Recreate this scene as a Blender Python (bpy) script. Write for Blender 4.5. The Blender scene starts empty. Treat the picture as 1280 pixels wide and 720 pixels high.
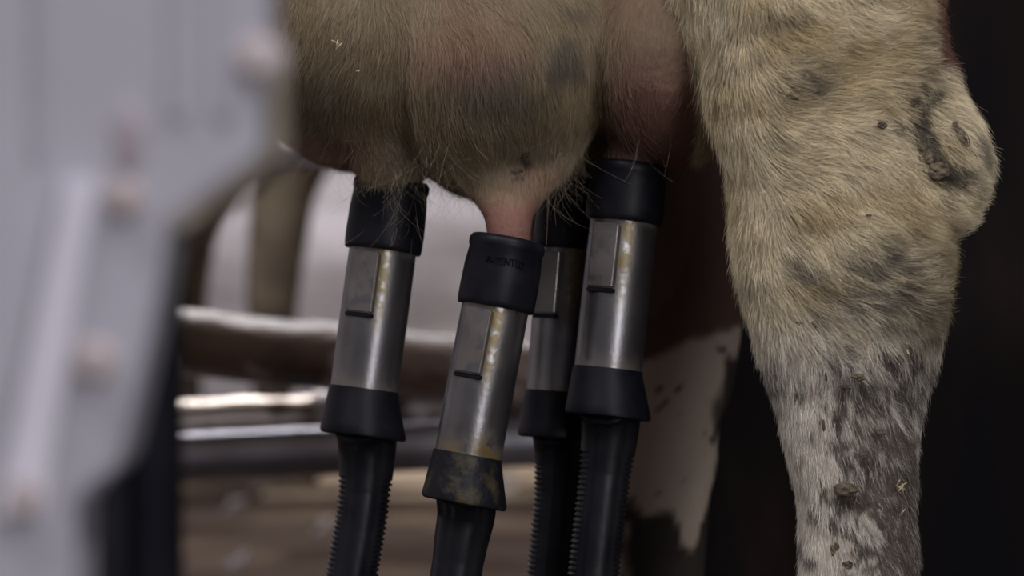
import bpy, bmesh, math, random
import numpy as np
from mathutils import Vector, Matrix

random.seed(7)
RNG = np.random.default_rng(11)
SC = bpy.context.scene
COL = SC.collection
F = 1280 * 106.0 / 36.0          # focal length in pixels of the 1280 frame
CZ = 0.42                        # camera height
CY = -2.0

def P(px, py, d):
    """point at distance d from the camera plane"""
    return Vector(((px - 640) * d / F, d + CY, CZ - (py - 360) * d / F))

# ------------------------------------------------------------------ noise
def _hash(ix, iy, iz, seed):
    h = (ix.astype(np.int64) * 374761393 + iy.astype(np.int64) * 668265263 + iz.astype(np.int64) * 2147483647 + seed * 1274126177) & 0xffffffff
    h = ((h ^ (h >> 13)) * 1274126177) & 0xffffffff
    h = (h ^ (h >> 16)) & 0xffffffff
    return h.astype(np.float64) / 4294967295.0

def vnoise(p, scale, seed=0):
    q = np.asarray(p, dtype=np.float64) / scale
    i = np.floor(q).astype(np.int64)
    f = q - i
    f = f * f * (3 - 2 * f)
    r = 0
    for dx in (0, 1):
        wx = f[:, 0] if dx else 1 - f[:, 0]
        for dy in (0, 1):
            wy = f[:, 1] if dy else 1 - f[:, 1]
            for dz in (0, 1):
                wz = f[:, 2] if dz else 1 - f[:, 2]
                r = r + wx * wy * wz * _hash(i[:, 0] + dx, i[:, 1] + dy, i[:, 2] + dz, seed)
    return r

def fbm(p, scale, seed=0, oct=3):
    r = 0; a = 1; t = 0
    for k in range(oct):
        r = r + a * vnoise(p, scale / 2 ** k, seed + 17 * k); t += a; a *= .5
    return r / t

def sstep(a, b, x):
    t = np.clip((x - a) / (b - a), 0, 1)
    return t * t * (3 - 2 * t)

# ------------------------------------------------------------------ materials
def nmat(name):
    m = bpy.data.materials.new(name); m.use_nodes = True
    nt = m.node_tree
    return m, nt, nt.nodes['Principled BSDF']

def pmat(name, c1, c2=None, scale=20, rough=.5, metal=0, lo=.4, hi=.6, bump=0, bscale=None, detail=4, c3=None, scale3=5, lo3=.5, hi3=.7,
         rough2=None, stretch=(1, 1, 1), spec=.5, aniso=0):
    m, nt, b = nmat(name)
    N, L = nt.nodes, nt.links
    tc = N.new('ShaderNodeTexCoord'); mp = N.new('ShaderNodeMapping'); mp.inputs['Scale'].default_value = stretch
    L.new(tc.outputs['Object'], mp.inputs['Vector'])
    b.inputs['Base Color'].default_value = (*c1, 1); b.inputs['Roughness'].default_value = rough; b.inputs['Metallic'].default_value = metal
    b.inputs['Specular IOR Level'].default_value = spec
    if aniso:
        b.inputs['Anisotropic'].default_value = aniso
    last = None
    def noise(sc, lo, hi, det=detail):
        n = N.new('ShaderNodeTexNoise'); n.inputs['Scale'].default_value = sc; n.inputs['Detail'].default_value = det
        L.new(mp.outputs['Vector'], n.inputs['Vector'])
        r = N.new('ShaderNodeMapRange'); r.inputs['From Min'].default_value = lo; r.inputs['From Max'].default_value = hi
        L.new(n.outputs['Fac'], r.inputs['Value']); return r.outputs['Result'], n
    if c2:
        f, n = noise(scale, lo, hi)
        mx = N.new('ShaderNodeMix'); mx.data_type = 'RGBA'; mx.inputs['A'].default_value = (*c1, 1); mx.inputs['B'].default_value = (*c2, 1)
        L.new(f, mx.inputs['Factor']); last = mx.outputs['Result']
        if rough2 is not None:
            mr = N.new('ShaderNodeMix'); mr.inputs['A'].default_value = rough; mr.inputs['B'].default_value = rough2
            L.new(f, mr.inputs['Factor']); L.new(mr.outputs['Result'], b.inputs['Roughness'])
    if c3:
        f3, n3 = noise(scale3, lo3, hi3)
        mx = N.new('ShaderNodeMix'); mx.data_type = 'RGBA'; mx.inputs['B'].default_value = (*c3, 1)
        L.new(last, mx.inputs['A']); L.new(f3, mx.inputs['Factor']); last = mx.outputs['Result']
    if last: L.new(last, b.inputs['Base Color'])
    if bump:
        f, n = noise(bscale or scale * 2, 0, 1)
        bp = N.new('ShaderNodeBump'); bp.inputs['Strength'].default_value = bump; bp.inputs['Distance'].default_value = .004
        L.new(f, bp.inputs['Height']); L.new(bp.outputs['Normal'], b.inputs['Normal'])
    return m

M = {}
M['rubber'] = pmat('black_rubber', (.004, .004, .0075), (.008, .0075, .011), 60, .46, bump=.03, bscale=150, spec=.17)
M['rubber_hose'] = pmat('hose_rubber', (.005, .005, .008), (.010, .010, .013), 40, .36, bump=.04, bscale=150, spec=.28)
M['rubber_dirty'] = pmat('soiled_rubber', (.007, .007, .010), (.055, .044, .022), 70, .5, lo=.5, hi=.72, bump=.3, bscale=150, spec=.22)
M['galv'] = pmat('galvanised_pipe', (.42, .42, .49), (.30, .30, .34), 12, .30, .75, bump=.1, bscale=60)
M['rust'] = pmat('soiled_rusty_pipe', (.15, .095, .07), (.035, .022, .017), 9, .40, 0, lo=.45, hi=.68, bump=.6, bscale=60, c3=(.60, .52, .50), scale3=12, lo3=.54, hi3=.68)  # pale mottling also carries the rail's whitish top highlights in its colour
M['bright'] = pmat('worn_bright_pipe', (.62, .56, .48), (.10, .065, .04), 16, .28, .5, lo=.5, hi=.68, bump=.4, bscale=50)
M['wall'] = pmat('whitewashed_wall', (.68, .64, .68), (.46, .43, .45), 2.6, .8, bump=.5, bscale=8, stretch=(1, 1, 3.5), c3=(.20, .185, .18), scale3=1.4, lo3=.52, hi3=.75)
M['dark'] = pmat('soiled_dim_partition', (.011, .0075, .007), (.034, .022, .017), 5, .9, lo=.5, hi=.8, bump=.5, bscale=14, stretch=(1.8, 1.8, .6), c3=(.006, .0055, .007), scale3=3, lo3=.45, hi3=.6, spec=.12)
M['floor'] = pmat('wet_barn_floor', (.042, .031, .026), (.085, .064, .043), 1.9, 1, lo=.5, hi=.66, bump=.6, bscale=16, rough2=1, c3=(.03, .021, .017), scale3=2.5, lo3=.48, hi3=.58, spec=.0)
M['far_floor'] = pmat('pale_tan_floor', (.33, .26, .19), (.065, .048, .032), 2.2, 1, lo=.42, hi=.58, bump=.3, bscale=10, spec=0)  # paler tan floor strip towards the back wall
M['water'] = pmat('puddle_water', (.02, .018, .018), None, rough=.04, spec=.9)
M['ceil'] = pmat('ceiling_sheet', (.20, .19, .19), (.14, .13, .13), 3, .8)
M['panel'] = pmat('grey_painted_sheet', (.40, .395, .455), (.35, .34, .385), 6, .5, 0, bump=.03, bscale=20)
M['flange'] = pmat('lit_flange', (.68, .655, .74), (.60, .575, .65), 14, .45, 0)  # paler than the cover sheet; the flange's lit brightness is in the colour
M['bolt'] = pmat('tan_bolt', (.44, .385, .39), (.36, .30, .30), 90, .6)
M['ruststain'] = pmat('rust_stain', (.33, .29, .33), (.29, .24, .26), 60, .6)
M['lip'] = pmat('soiled_lip', (.30, .26, .21), (.16, .13, .10), 50, .6)
M['guard'] = pmat('black_guard', (.004, .0045, .008), (.007, .007, .011), 20, .7, spec=.1)
M['charcoal'] = pmat('charcoal_plastic', (.013, .0125, .017), (.010, .010, .013), 20, .7, spec=.1)
M['hoof'] = pmat('hoof_horn', (.05, .035, .025), (.10, .07, .05), 40, .5)
M['mud'] = pmat('dried_mud', (.050, .036, .024), (.13, .10, .062), 130, .85, bump=.5, bscale=260)
M['straw'] = pmat('straw', (.50, .42, .25), (.34, .27, .15), 200, .6)
M['lampbox'] = pmat('lamp_housing', (.6, .6, .6), (.5, .5, .5), 20, .5)

def steel():
    m, nt, b = nmat('brushed_steel'); N, L = nt.nodes, nt.links
    tc = N.new('ShaderNodeTexCoord')
    def noise(scale, lo, hi, st=(1, 1, 1), det=5):
        mp = N.new('ShaderNodeMapping'); mp.inputs['Scale'].default_value = st
        L.new(tc.outputs['Object'], mp.inputs['Vector'])
        n = N.new('ShaderNodeTexNoise'); n.inputs['Scale'].default_value = scale; n.inputs['Detail'].default_value = det
        L.new(mp.outputs['Vector'], n.inputs['Vector'])
        r = N.new('ShaderNodeMapRange'); r.inputs['From Min'].default_value = lo; r.inputs['From Max'].default_value = hi
        L.new(n.outputs['Fac'], r.inputs['Value']); return r.outputs['Result']
    # soiling: milk residue low on the shell and beside the clip window, stored as an attribute
    at = N.new('ShaderNodeAttribute'); at.attribute_name = 'soil'
    n1 = noise(130, .34, .52)
    mu = N.new('ShaderNodeMath'); mu.operation = 'MULTIPLY'; L.new(at.outputs['Fac'], mu.inputs[0]); L.new(n1, mu.inputs[1])
    mx = N.new('ShaderNodeMix'); mx.data_type = 'RGBA'
    mx.inputs['A'].default_value = (.235, .228, .235, 1); mx.inputs['B'].default_value = (.17, .12, .035, 1)
    L.new(mu.outputs[0], mx.inputs['Factor'])
    n2 = noise(30, .35, .7)
    mx2 = N.new('ShaderNodeMix'); mx2.data_type = 'RGBA'; mx2.blend_type = 'MULTIPLY'; mx2.inputs['B'].default_value = (.68, .66, .66, 1)
    L.new(n2, mx2.inputs['Factor']); L.new(mx.outputs['Result'], mx2.inputs['A'])
    L.new(mx2.outputs['Result'], b.inputs['Base Color'])
    sb = N.new('ShaderNodeMath'); sb.operation = 'SUBTRACT'; sb.inputs[0].default_value = .92; L.new(mu.outputs[0], sb.inputs[1])
    cl = N.new('ShaderNodeMath'); cl.operation = 'MAXIMUM'; cl.inputs[1].default_value = .1; L.new(sb.outputs[0], cl.inputs[0])
    L.new(cl.outputs[0], b.inputs['Metallic'])
    b.inputs['Roughness'].default_value = .34
    bp = N.new('ShaderNodeBump'); bp.inputs['Strength'].default_value = .12; bp.inputs['Distance'].default_value = .001
    L.new(noise(350, 0, 1), bp.inputs['Height']); L.new(bp.outputs['Normal'], b.inputs['Normal'])
    return m
M['steel'] = steel()

def skin_mat():
    m, nt, b = nmat('cow_skin'); N, L = nt.nodes, nt.links
    at = N.new('ShaderNodeAttribute'); at.attribute_name = 'coat'
    L.new(at.outputs['Color'], b.inputs['Base Color'])
    b.inputs['Roughness'].default_value = .75; b.inputs['Specular IOR Level'].default_value = .25
    tc = N.new('ShaderNodeTexCoord'); n = N.new('ShaderNodeTexNoise'); n.inputs['Scale'].default_value = 180; n.inputs['Detail'].default_value = 5
    L.new(tc.outputs['Object'], n.inputs['Vector'])
    bp = N.new('ShaderNodeBump'); bp.inputs['Strength'].default_value = .5; bp.inputs['Distance'].default_value = .002
    L.new(n.outputs['Fac'], bp.inputs['Height']); L.new(bp.outputs['Normal'], b.inputs['Normal'])
    return m
M['skin'] = skin_mat()

def hair_mat():
    m, nt, b = nmat('cow_hair'); N, L = nt.nodes, nt.links
    at = N.new('ShaderNodeAttribute'); at.attribute_name = 'tint'
    L.new(at.outputs['Color'], b.inputs['Base Color'])
    b.inputs['Roughness'].default_value = .5; b.inputs['Specular IOR Level'].default_value = .35
    return m
M['hair'] = hair_mat()

def lamp_mat():
    m = bpy.data.materials.new('lamp_tube'); m.use_nodes = True; nt = m.node_tree; nt.nodes.clear()
    e = nt.nodes.new('ShaderNodeEmission'); o = nt.nodes.new('ShaderNodeOutputMaterial')
    e.inputs['Color'].default_value = (1, .97, 1, 1); e.inputs['Strength'].default_value = 4
    nt.links.new(e.outputs[0], o.inputs['Surface']); return m
M['lamp'] = lamp_mat()

# ------------------------------------------------------------------ object helpers
def link(name, me, mat=None, parent=None, smooth=True):
    o = bpy.data.objects.new(name, me); COL.objects.link(o)
    if mat: me.materials.append(mat)
    if smooth:
        me.polygons.foreach_set('use_smooth', [True] * len(me.polygons))
    if parent is not None:
        o.parent = parent
        o.matrix_parent_inverse = parent.matrix_world.inverted() if parent.type == 'EMPTY' else Matrix()
    return o

def empty(name, loc, label, cat, group=None):
    o = bpy.data.objects.new(name, None); COL.objects.link(o); o.location = loc; o.empty_display_size = .05
    bpy.context.view_layer.update()
    return tag(o, label, cat, group)

def tag(o, label=None, cat=None, group=None, kind=None):
    if label: o['label'] = label
    if cat: o['category'] = cat
    if group: o['group'] = group
    if kind: o['kind'] = kind
    return o

def rings_mesh(rings, name='m', cap=True):
    """rings: list of (M,3) arrays"""
    n = len(rings[0]); vs = [tuple(v) for r in rings for v in r]; fs = []
    for i in range(len(rings) - 1):
        for j in range(n):
            k = (j + 1) % n
            fs.append((i * n + j, i * n + k, (i + 1) * n + k, (i + 1) * n + j))
    if cap:
        fs.append(tuple(range(n))[::-1]); fs.append(tuple((len(rings) - 1) * n + j for j in range(n)))
    me = bpy.data.meshes.new(name); me.from_pydata(vs, [], fs)
    bm = bmesh.new(); bm.from_mesh(me); bmesh.ops.recalc_face_normals(bm, faces=bm.faces); bm.to_mesh(me); bm.free()
    return me

def sharp(o, ang=35):
    for p in o.data.polygons: p.use_smooth = True
    o.data.set_sharp_from_angle(angle=math.radians(ang)) if hasattr(o.data, 'set_sharp_from_angle') else None
    return o

def boxm(name, lo, hi, mat, parent=None, bev=.002, kind=None, rot=None, loc=None):
    bm = bmesh.new(); bmesh.ops.create_cube(bm, size=1)
    for v in bm.verts:
        v.co = Vector([lo[i] + (v.co[i] + .5) * (hi[i] - lo[i]) for i in range(3)])
    if bev:
        bmesh.ops.bevel(bm, geom=list(bm.edges), offset=bev, segments=2, affect='EDGES')
    if rot is not None:
        bmesh.ops.transform(bm, matrix=rot, verts=bm.verts)
    me = bpy.data.meshes.new(name); bm.to_mesh(me); bm.free()
    o = link(name, me, mat, parent); sharp(o)
    if kind: o['kind'] = kind
    return o

def prism(name, poly, y0, y1, mat, parent=None, bev=.0015):
    """poly: list of (x,z); extruded along y"""
    bm = bmesh.new()
    a = [bm.verts.new((x, y0, z)) for x, z in poly]; b = [bm.verts.new((x, y1, z)) for x, z in poly]
    bm.faces.new(a); bm.faces.new(b[::-1]); n = len(poly)
    for i in range(n):
        j = (i + 1) % n; bm.faces.new((a[i], b[i], b[j], a[j]))
    bmesh.ops.recalc_face_normals(bm, faces=bm.faces)
    if bev: bmesh.ops.bevel(bm, geom=list(bm.edges), offset=bev, segments=2, affect='EDGES')
    me = bpy.data.meshes.new(name); bm.to_mesh(me); bm.free()
    return sharp(link(name, me, mat, parent))

def tube(name, pts, r, mat, parent=None, n=28, wob=0, seed=3):
    pts = [Vector(p) for p in pts]; rings = []
    if len(pts) == 2:
        k = 40; pts = [pts[0].lerp(pts[1], i / k) for i in range(k + 1)]
    T0 = None
    for i, p in enumerate(pts):
        t = (pts[min(i + 1, len(pts) - 1)] - pts[max(i - 1, 0)]).normalized()
        up = Vector((0, 0, 1)) if abs(t.z) < .9 else Vector((0, 1, 0))
        u = t.cross(up).normalized(); v = t.cross(u).normalized()
        ring = np.array([p + u * (r * math.cos(a)) + v * (r * math.sin(a)) for a in np.linspace(0, 2 * math.pi, n, endpoint=False)])
        if wob:
            nn = vnoise(ring, .03, seed) - .35
            ring = ring + (ring - np.array(p)) / r * (nn * wob)[:, None]
        rings.append(ring)
    return link(name, rings_mesh(rings), mat, parent)

# ------------------------------------------------------------------ camera
cam = bpy.data.cameras.new('camera'); co = bpy.data.objects.new('camera', cam); COL.objects.link(co)
co.location = (0, CY, CZ); co.rotation_euler = (math.pi / 2, 0, 0)
cam.lens = 106; cam.sensor_width = 36; cam.clip_start = .05
cam.dof.use_dof = True; cam.dof.focus_distance = 1.93; cam.dof.aperture_fstop = 5.6
SC.camera = co

# ------------------------------------------------------------------ setting
boxm('floor', (-5, -6, -.1), (5, 5.8, 0), M['floor'], bev=0, kind='structure')
boxm('trim_1', (-.50, 4.0, .0), (5, 5.6, .006), M['far_floor'], bev=0, kind='structure')
boxm('wall_back', (-5, 5.6, 0), (5, 5.8, 3.4), M['wall'], bev=0, kind='structure')
boxm('wall_left', (-5.2, -6, 0), (-5, 5.8, 3.4), M['wall'], bev=0, kind='structure')
boxm('wall_right', (5, -6, 0), (5.2, 5.8, 3.4), M['dark'], bev=0, kind='structure')
boxm('ceiling', (-5.2, -6, 3.4), (5.2, 5.8, 3.5), M['ceil'], bev=0, kind='structure')

# partition on the right behind the cow; the dim interior is put into its near-black colour
pt = empty('stall_partition', (1.3, 1.35, 0), 'dirty brown stall partition darkened for the dim right background behind the cow', 'partition')
boxm('board_panel', (.16, 1.33, .04), (3.2, 1.38, 2.3), M['dark'], pt, .004)
boxm('post', (.12, 1.30, 0), (.20, 1.41, 2.4), M['dark'], pt, .004)
boxm('post', (3.16, 1.30, 0), (3.24, 1.41, 2.4), M['dark'], pt, .004)
boxm('base_rail', (.16, 1.27, 0), (3.2, 1.329, .10), M['dark'], pt, .004)

# railing
RD = 3.3
rl = empty('stall_railing', P(440, 360, RD).xy.to_3d(), 'low railing of soiled horizontal pipes behind the milking cups', 'railing')
def rail(name, x0, y0, x1, y1, d, rpx, mat, wob=0, label=None):
    a, b = P(x0, y0, d), P(x1, y1, d)
    o = tube(name, [a, b], rpx * d / F, mat, rl, wob=wob)
    if label: o['label'] = label
rail('rusty_rail', 60, 412, 800, 483, RD, 41, M['rust'], .006, 'thick brown rusty rail')
rail('bright_rail', 60, 530, 800, 494, RD + .07, 21, M['bright'], .006, 'thin worn rail with bright highlights')
rail('soiled_rail', 392, 511.5, 800, 492, RD + .07, 24, M['rust'], .006, 'mud-caked stretch of the thin rail')
rail('galvanised_rail', 60, 580, 800, 545, RD - .02, 31, M['galv'], 0, 'smooth grey galvanised rail')
rail('galvanised_rail', 60, 191, 800, 186, RD + .1, 24, M['galv'], .003)
for px in (82, 772):
    q = P(px, 360, RD + .05); tube('post', [(q.x, q.y, 0), (q.x, q.y, .75)], .035, M['galv'], rl)

# ------------------------------------------------------------------ voxel-merged bodies
def ellipse_ring(c, ax, ay, n=40, e=2.0):
    out = []
    for a in np.linspace(0, 2 * math.pi, n, endpoint=False):
        ca, sa = math.cos(a), math.sin(a)
        out.append(np.array(c) + np.array(ax) * math.copysign(abs(ca) ** (2 / e), ca) + np.array(ay) * math.copysign(abs(sa) ** (2 / e), sa))
    return np.array(out)

def smooth_secs(secs, k=4):
    s = np.array(secs, dtype=float); out = []
    for i in range(len(s) - 1):
        p0, p1, p2, p3 = s[max(i - 1, 0)], s[i], s[i + 1], s[min(i + 2, len(s) - 1)]
        for j in range(k):
            t = j / k
            out.append(.5 * ((2 * p1) + (p2 - p0) * t + (2 * p0 - 5 * p1 + 4 * p2 - p3) * t * t + (3 * p1 - p0 - 3 * p2 + p3) * t ** 3))
    out.append(s[-1]); return out

def zloft(secs, e=2.0):      # (z, xc, yc, rx, ry)
    return rings_mesh([ellipse_ring((s[1], s[2], s[0]), (max(s[3], .002), 0, 0), (0, max(s[4], .002), 0), e=e) for s in smooth_secs(secs)])
def xloft(secs, e=2.0):      # (x, yc, zc, ry, rz)
    return rings_mesh([ellipse_ring((s[0], s[1], s[2]), (0, max(s[3], .002), 0), (0, 0, max(s[4], .002)), e=e) for s in smooth_secs(secs)])
def ellipsoid(c, r, rot=None):
    bm = bmesh.new(); bmesh.ops.create_uvsphere(bm, u_segments=40, v_segments=24, radius=1)
    Mx = Matrix.Translation(c) @ (rot or Matrix.Identity(4)) @ Matrix.Diagonal((*r, 1))
    bmesh.ops.transform(bm, matrix=Mx, verts=bm.verts); me = bpy.data.meshes.new('e'); bm.to_mesh(me); bm.free(); return me

def merge_remesh(meshes, voxel, iters):
    bm = bmesh.new()
    for m in meshes: bm.from_mesh(m)
    me = bpy.data.meshes.new('merged'); bm.to_mesh(me); bm.free()
    o = bpy.data.objects.new('tmp', me); COL.objects.link(o)
    r = o.modifiers.new('r', 'REMESH'); r.mode = 'VOXEL'; r.voxel_size = voxel
    s = o.modifiers.new('s', 'SMOOTH'); s.factor = .5; s.iterations = iters
    dg = bpy.context.evaluated_depsgraph_get(); dg.update()
    out = bpy.data.meshes.new_from_object(o.evaluated_get(dg))
    bpy.data.objects.remove(o); return out

def px_sec(py, L, R, d, ry, yc):
    """horizontal leg slice whose outline passes through pixels L and R of row py at distance d"""
    k = d / F
    return (CZ - (py - 360) * k, ((L + R) / 2 - 640) * k, yc, (R - L) / 2 * k, ry)

YN, YF, YM = -.07, .35, .14
DN = YN - CY; DF = YF - CY
parts = []
# near hind leg, cow faces left
near = [(1.02, .22, -.01, .20, .12), (.90, .215, -.02, .20, .12), (.79, .205, -.035, .165, .105), (.70, .20, -.05, .118, .082)]
for py, L, R, ry in [(-60, 845, 1168, .062), (0, 862, 1160, .056), (60, 878, 1166, .054), (120, 892, 1160, .054), (180, 907, 1156, .055), (240, 919, 1162, .056),
                     (300, 927, 1172, .056), (350, 932, 1178, .054), (400, 942, 1170, .050), (450, 954, 1157, .045), (500, 968, 1149, .041), (560, 982, 1144, .038),
                     (620, 994, 1141, .036), (680, 999, 1141, .035), (740, 999, 1142, .034)]:
    near.append(px_sec(py, L, R, DN, ry, YN))
xl = near[-1][1]
near += [(.17, xl - .004, YN, .037, .034), (.13, xl - .012, YN, .044, .040), (.10, xl - .026, YN, .038, .036), (.07, xl - .040, YN, .042, .040), (.045, xl - .05, YN, .045, .045)]
parts.append(zloft(near, 2.3))
# point of the hock and the tendon above it
k = DN / F
hock = [px_sec(-60, 1100, 1172, DN, .022, YN), px_sec(0, 1118, 1167, DN, .020, YN), px_sec(70, 1120, 1174, DN, .020, YN), px_sec(110, 1120, 1190, DN, .024, YN), px_sec(150, 1120, 1212, DN, .030, YN),
        px_sec(195, 1120, 1224, DN, .034, YN), px_sec(240, 1120, 1217, DN, .032, YN), px_sec(275, 1120, 1200, DN, .027, YN), px_sec(297, 1115, 1176, DN, .02, YN), px_sec(340, 1110, 1160, DN, .01, YN)]
parts.append(zloft(hock, 2.2))
parts.append(ellipsoid(P(1132, 345, DN) + Vector((0, -.012, 0)), (.020, .042, .045)))
parts.append(ellipsoid(P(985, 60, DN) + Vector((0, -.012, 0)), (.052, .050, .11)))
# far hind leg
far = [(1.02, .22, .30, .20, .12), (.90, .20, .30, .20, .12), (.79, .17, .31, .165, .105), (.70, .14, .33, .13, .09)]
for py, L, R, ry in [(0, 610, 930, .062), (100, 625, 925, .058), (200, 640, 925, .055), (300, 652, 926, .055), (400, 668, 926, .05), (470, 690, 918, .045),
                     (540, 705, 902, .040), (620, 716, 888, .037), (720, 722, 882, .035)]:
    far.append(px_sec(py, L, R, DF, ry, YF))
xf = far[-1][1]
far += [(.15, xf - .004, YF, .042, .038), (.12, xf - .012, YF, .046, .042), (.09, xf - .026, YF, .04, .038), (.045, xf - .05, YF, .045, .045)]
parts.append(zloft(far, 2.3))
# udder
def pe(px, py, y, rx, ry, rz):
    d = y - CY; return ellipsoid(P(px, py, d), (rx * d / F, ry, rz * d / F))
parts += [pe(462, 12, .085, 182, .135, 199), pe(618, 62, .055, 150, .125, 186), pe(832, 68, .05, 108, .115, 141),
          pe(560, 20, .22, 190, .12, 180), pe(800, 30, .22, 150, .11, 150),
          ellipsoid((-.02, .12, .72), (.27, .17, .15))]
# teats
def teat(px, py, px2, py2, y, r0, r1):
    d = y - CY; a, b = P(px, py, d), P(px2, py2, d); secs = []
    for i in range(7):
        t = i / 6; c = a.lerp(b, t); r = (r0 * (1 - t) ** 1.5 + r1 * (1 - (1 - t) ** 1.5)) * d / F
        secs.append((c.z, c.x, c.y, r, r))
    return zloft(secs)
fun = []
for py, cx, r, yy in [(60, 618, 130, .062), (110, 622, 120, .055), (165, 626, 106, .045), (205, 630, 86, .030), (232, 633, 61, .014), (252, 635, 43, 0), (270, 636, 33, -.009), (290, 636, 28.5, -.015), (312, 637, 26, -.015), (345, 637, 22, -.015)]:
    kk = (yy + 2) / F; fun.append((CZ - (py - 360) * kk, (cx - 640) * kk, yy, r * kk, r * kk))
parts.append(zloft(fun))
parts += [teat(492, 170, 484, 270, .05, 70, 25), teat(722, 160, 722, 250, .10, 60, 25), teat(792, 180, 786, 250, .04, 34, 25)]
# torso, neck, head, forelegs, tail
parts.append(xloft([(.53, YM, 1.14, .03, .03), (.50, YM, 1.12, .13, .13), (.43, YM, 1.08, .21, .25), (.28, YM, 1.05, .26, .32), (.05, YM, 1.05, .29, .34), (-.25, YM, 1.03, .31, .36),
                    (-.6, YM, 1.02, .32, .37), (-.95, YM, 1.05, .28, .35), (-1.2, YM, 1.06, .21, .31), (-1.36, YM, 1.10, .14, .22), (-1.44, YM, 1.14, .05, .1)]))
neck = [((-1.15, YM, 1.15), .22), ((-1.4, YM, 1.22), .17), ((-1.65, YM, 1.34), .13), ((-1.80, YM, 1.42), .12)]
def freeloft(path, wy=1.0, n=32):
    pts = [Vector(p) for p, r in path]; rings = []
    s = smooth_secs([(*p, r) for p, r in path]); q = [Vector(v[:3]) for v in s]
    for i, v in enumerate(s):
        t = (q[min(i + 1, len(q) - 1)] - q[max(i - 1, 0)]).normalized()
        side = Vector((0, 1, 0)) if abs(t.y) < .8 else Vector((0, 0, 1)); w = t.cross(side).normalized(); side = w.cross(t).normalized()
        rings.append(ellipse_ring(q[i], np.array(side) * v[3] * wy, np.array(w) * v[3], n))
    return rings_mesh(rings)
parts.append(freeloft(neck, .75))
parts.append(freeloft([((-1.74, YM, 1.50), .05), ((-1.79, YM, 1.47), .12), ((-1.90, YM, 1.38), .125), ((-2.03, YM, 1.26), .095), ((-2.14, YM, 1.16), .078), ((-2.20, YM, 1.10), .072), ((-2.235, YM, 1.07), .04)], .82))
for s in (-1, 1):
    parts.append(freeloft([((-1.80, YM + s * .07, 1.47), .03), ((-1.79, YM + s * .14, 1.465), .045), ((-1.78, YM + s * .21, 1.45), .04), ((-1.78, YM + s * .27, 1.43), .012)], .5, 20))
    y = YM + s * .16
    parts.append(zloft([(1.05, -1.08, y, .13, .08), (.85, -1.08, y, .10, .07), (.68, -1.09, y, .07, .055), (.52, -1.10, y, .05, .042), (.44, -1.105, y, .052, .045), (.38, -1.10, y, .045, .04),
                        (.25, -1.10, y, .03, .028), (.15, -1.10, y, .038, .035), (.10, -1.115, y, .034, .033), (.045, -1.135, y, .045, .045)]))
parts.append(freeloft([((.42, YM, 1.36), .05), ((.52, YM, 1.33), .04), ((.565, YM, 1.2), .03), ((.575, YM, .95), .022), ((.57, YM, .72), .018), ((.565, YM, .60), .03), ((.56, YM, .50), .035), ((.555, YM, .42), .01)], 1, 20))
cow_me = merge_remesh(parts, .005, 5)
for m in parts: bpy.data.meshes.remove(m)

nv = len(cow_me.vertices)
V = np.empty(nv * 3); cow_me.vertices.foreach_get('co', V); V = V.reshape(-1, 3)
Nn = np.empty(nv * 3); cow_me.vertices.foreach_get('normal', Nn); Nn = Nn.reshape(-1, 3)
# soft irregularity of muscle, tendon and fur clumps
reg = sstep(.64, .60, V[:, 2]) * (V[:, 0] > -.4)
amp = (fbm(V, .035, 5) - .5) * .007 * reg * sstep(.05, .12, V[:, 0])
# the groove between the tendon and the shin on the near leg, world x ~ .245
V = V + Nn * amp[:, None]
cow_me.vertices.foreach_set('co', V.ravel()); cow_me.update()
cow_me.vertices.foreach_get('normal', Nn.ravel())
buf = np.empty(nv * 3); cow_me.vertices.foreach_get('normal', buf); Nn = buf.reshape(-1, 3)

# ------------------------------------------------------------------ coat pattern (where the animal is white, red, pink or soiled)
CREAM = np.array([.72, .62, .43]); WHITE = np.array([.74, .675, .585]); BUFF = np.array([.34, .265, .165]); GREY = np.array([.145, .122, .10])
YEL = np.array([.42, .31, .14]); RED = np.array([.105, .052, .040]); PINK = np.array([.44, .215, .17]); MUD = np.array([.050, .041, .035]); OLIVE = np.array([.17, .125, .06])

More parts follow.
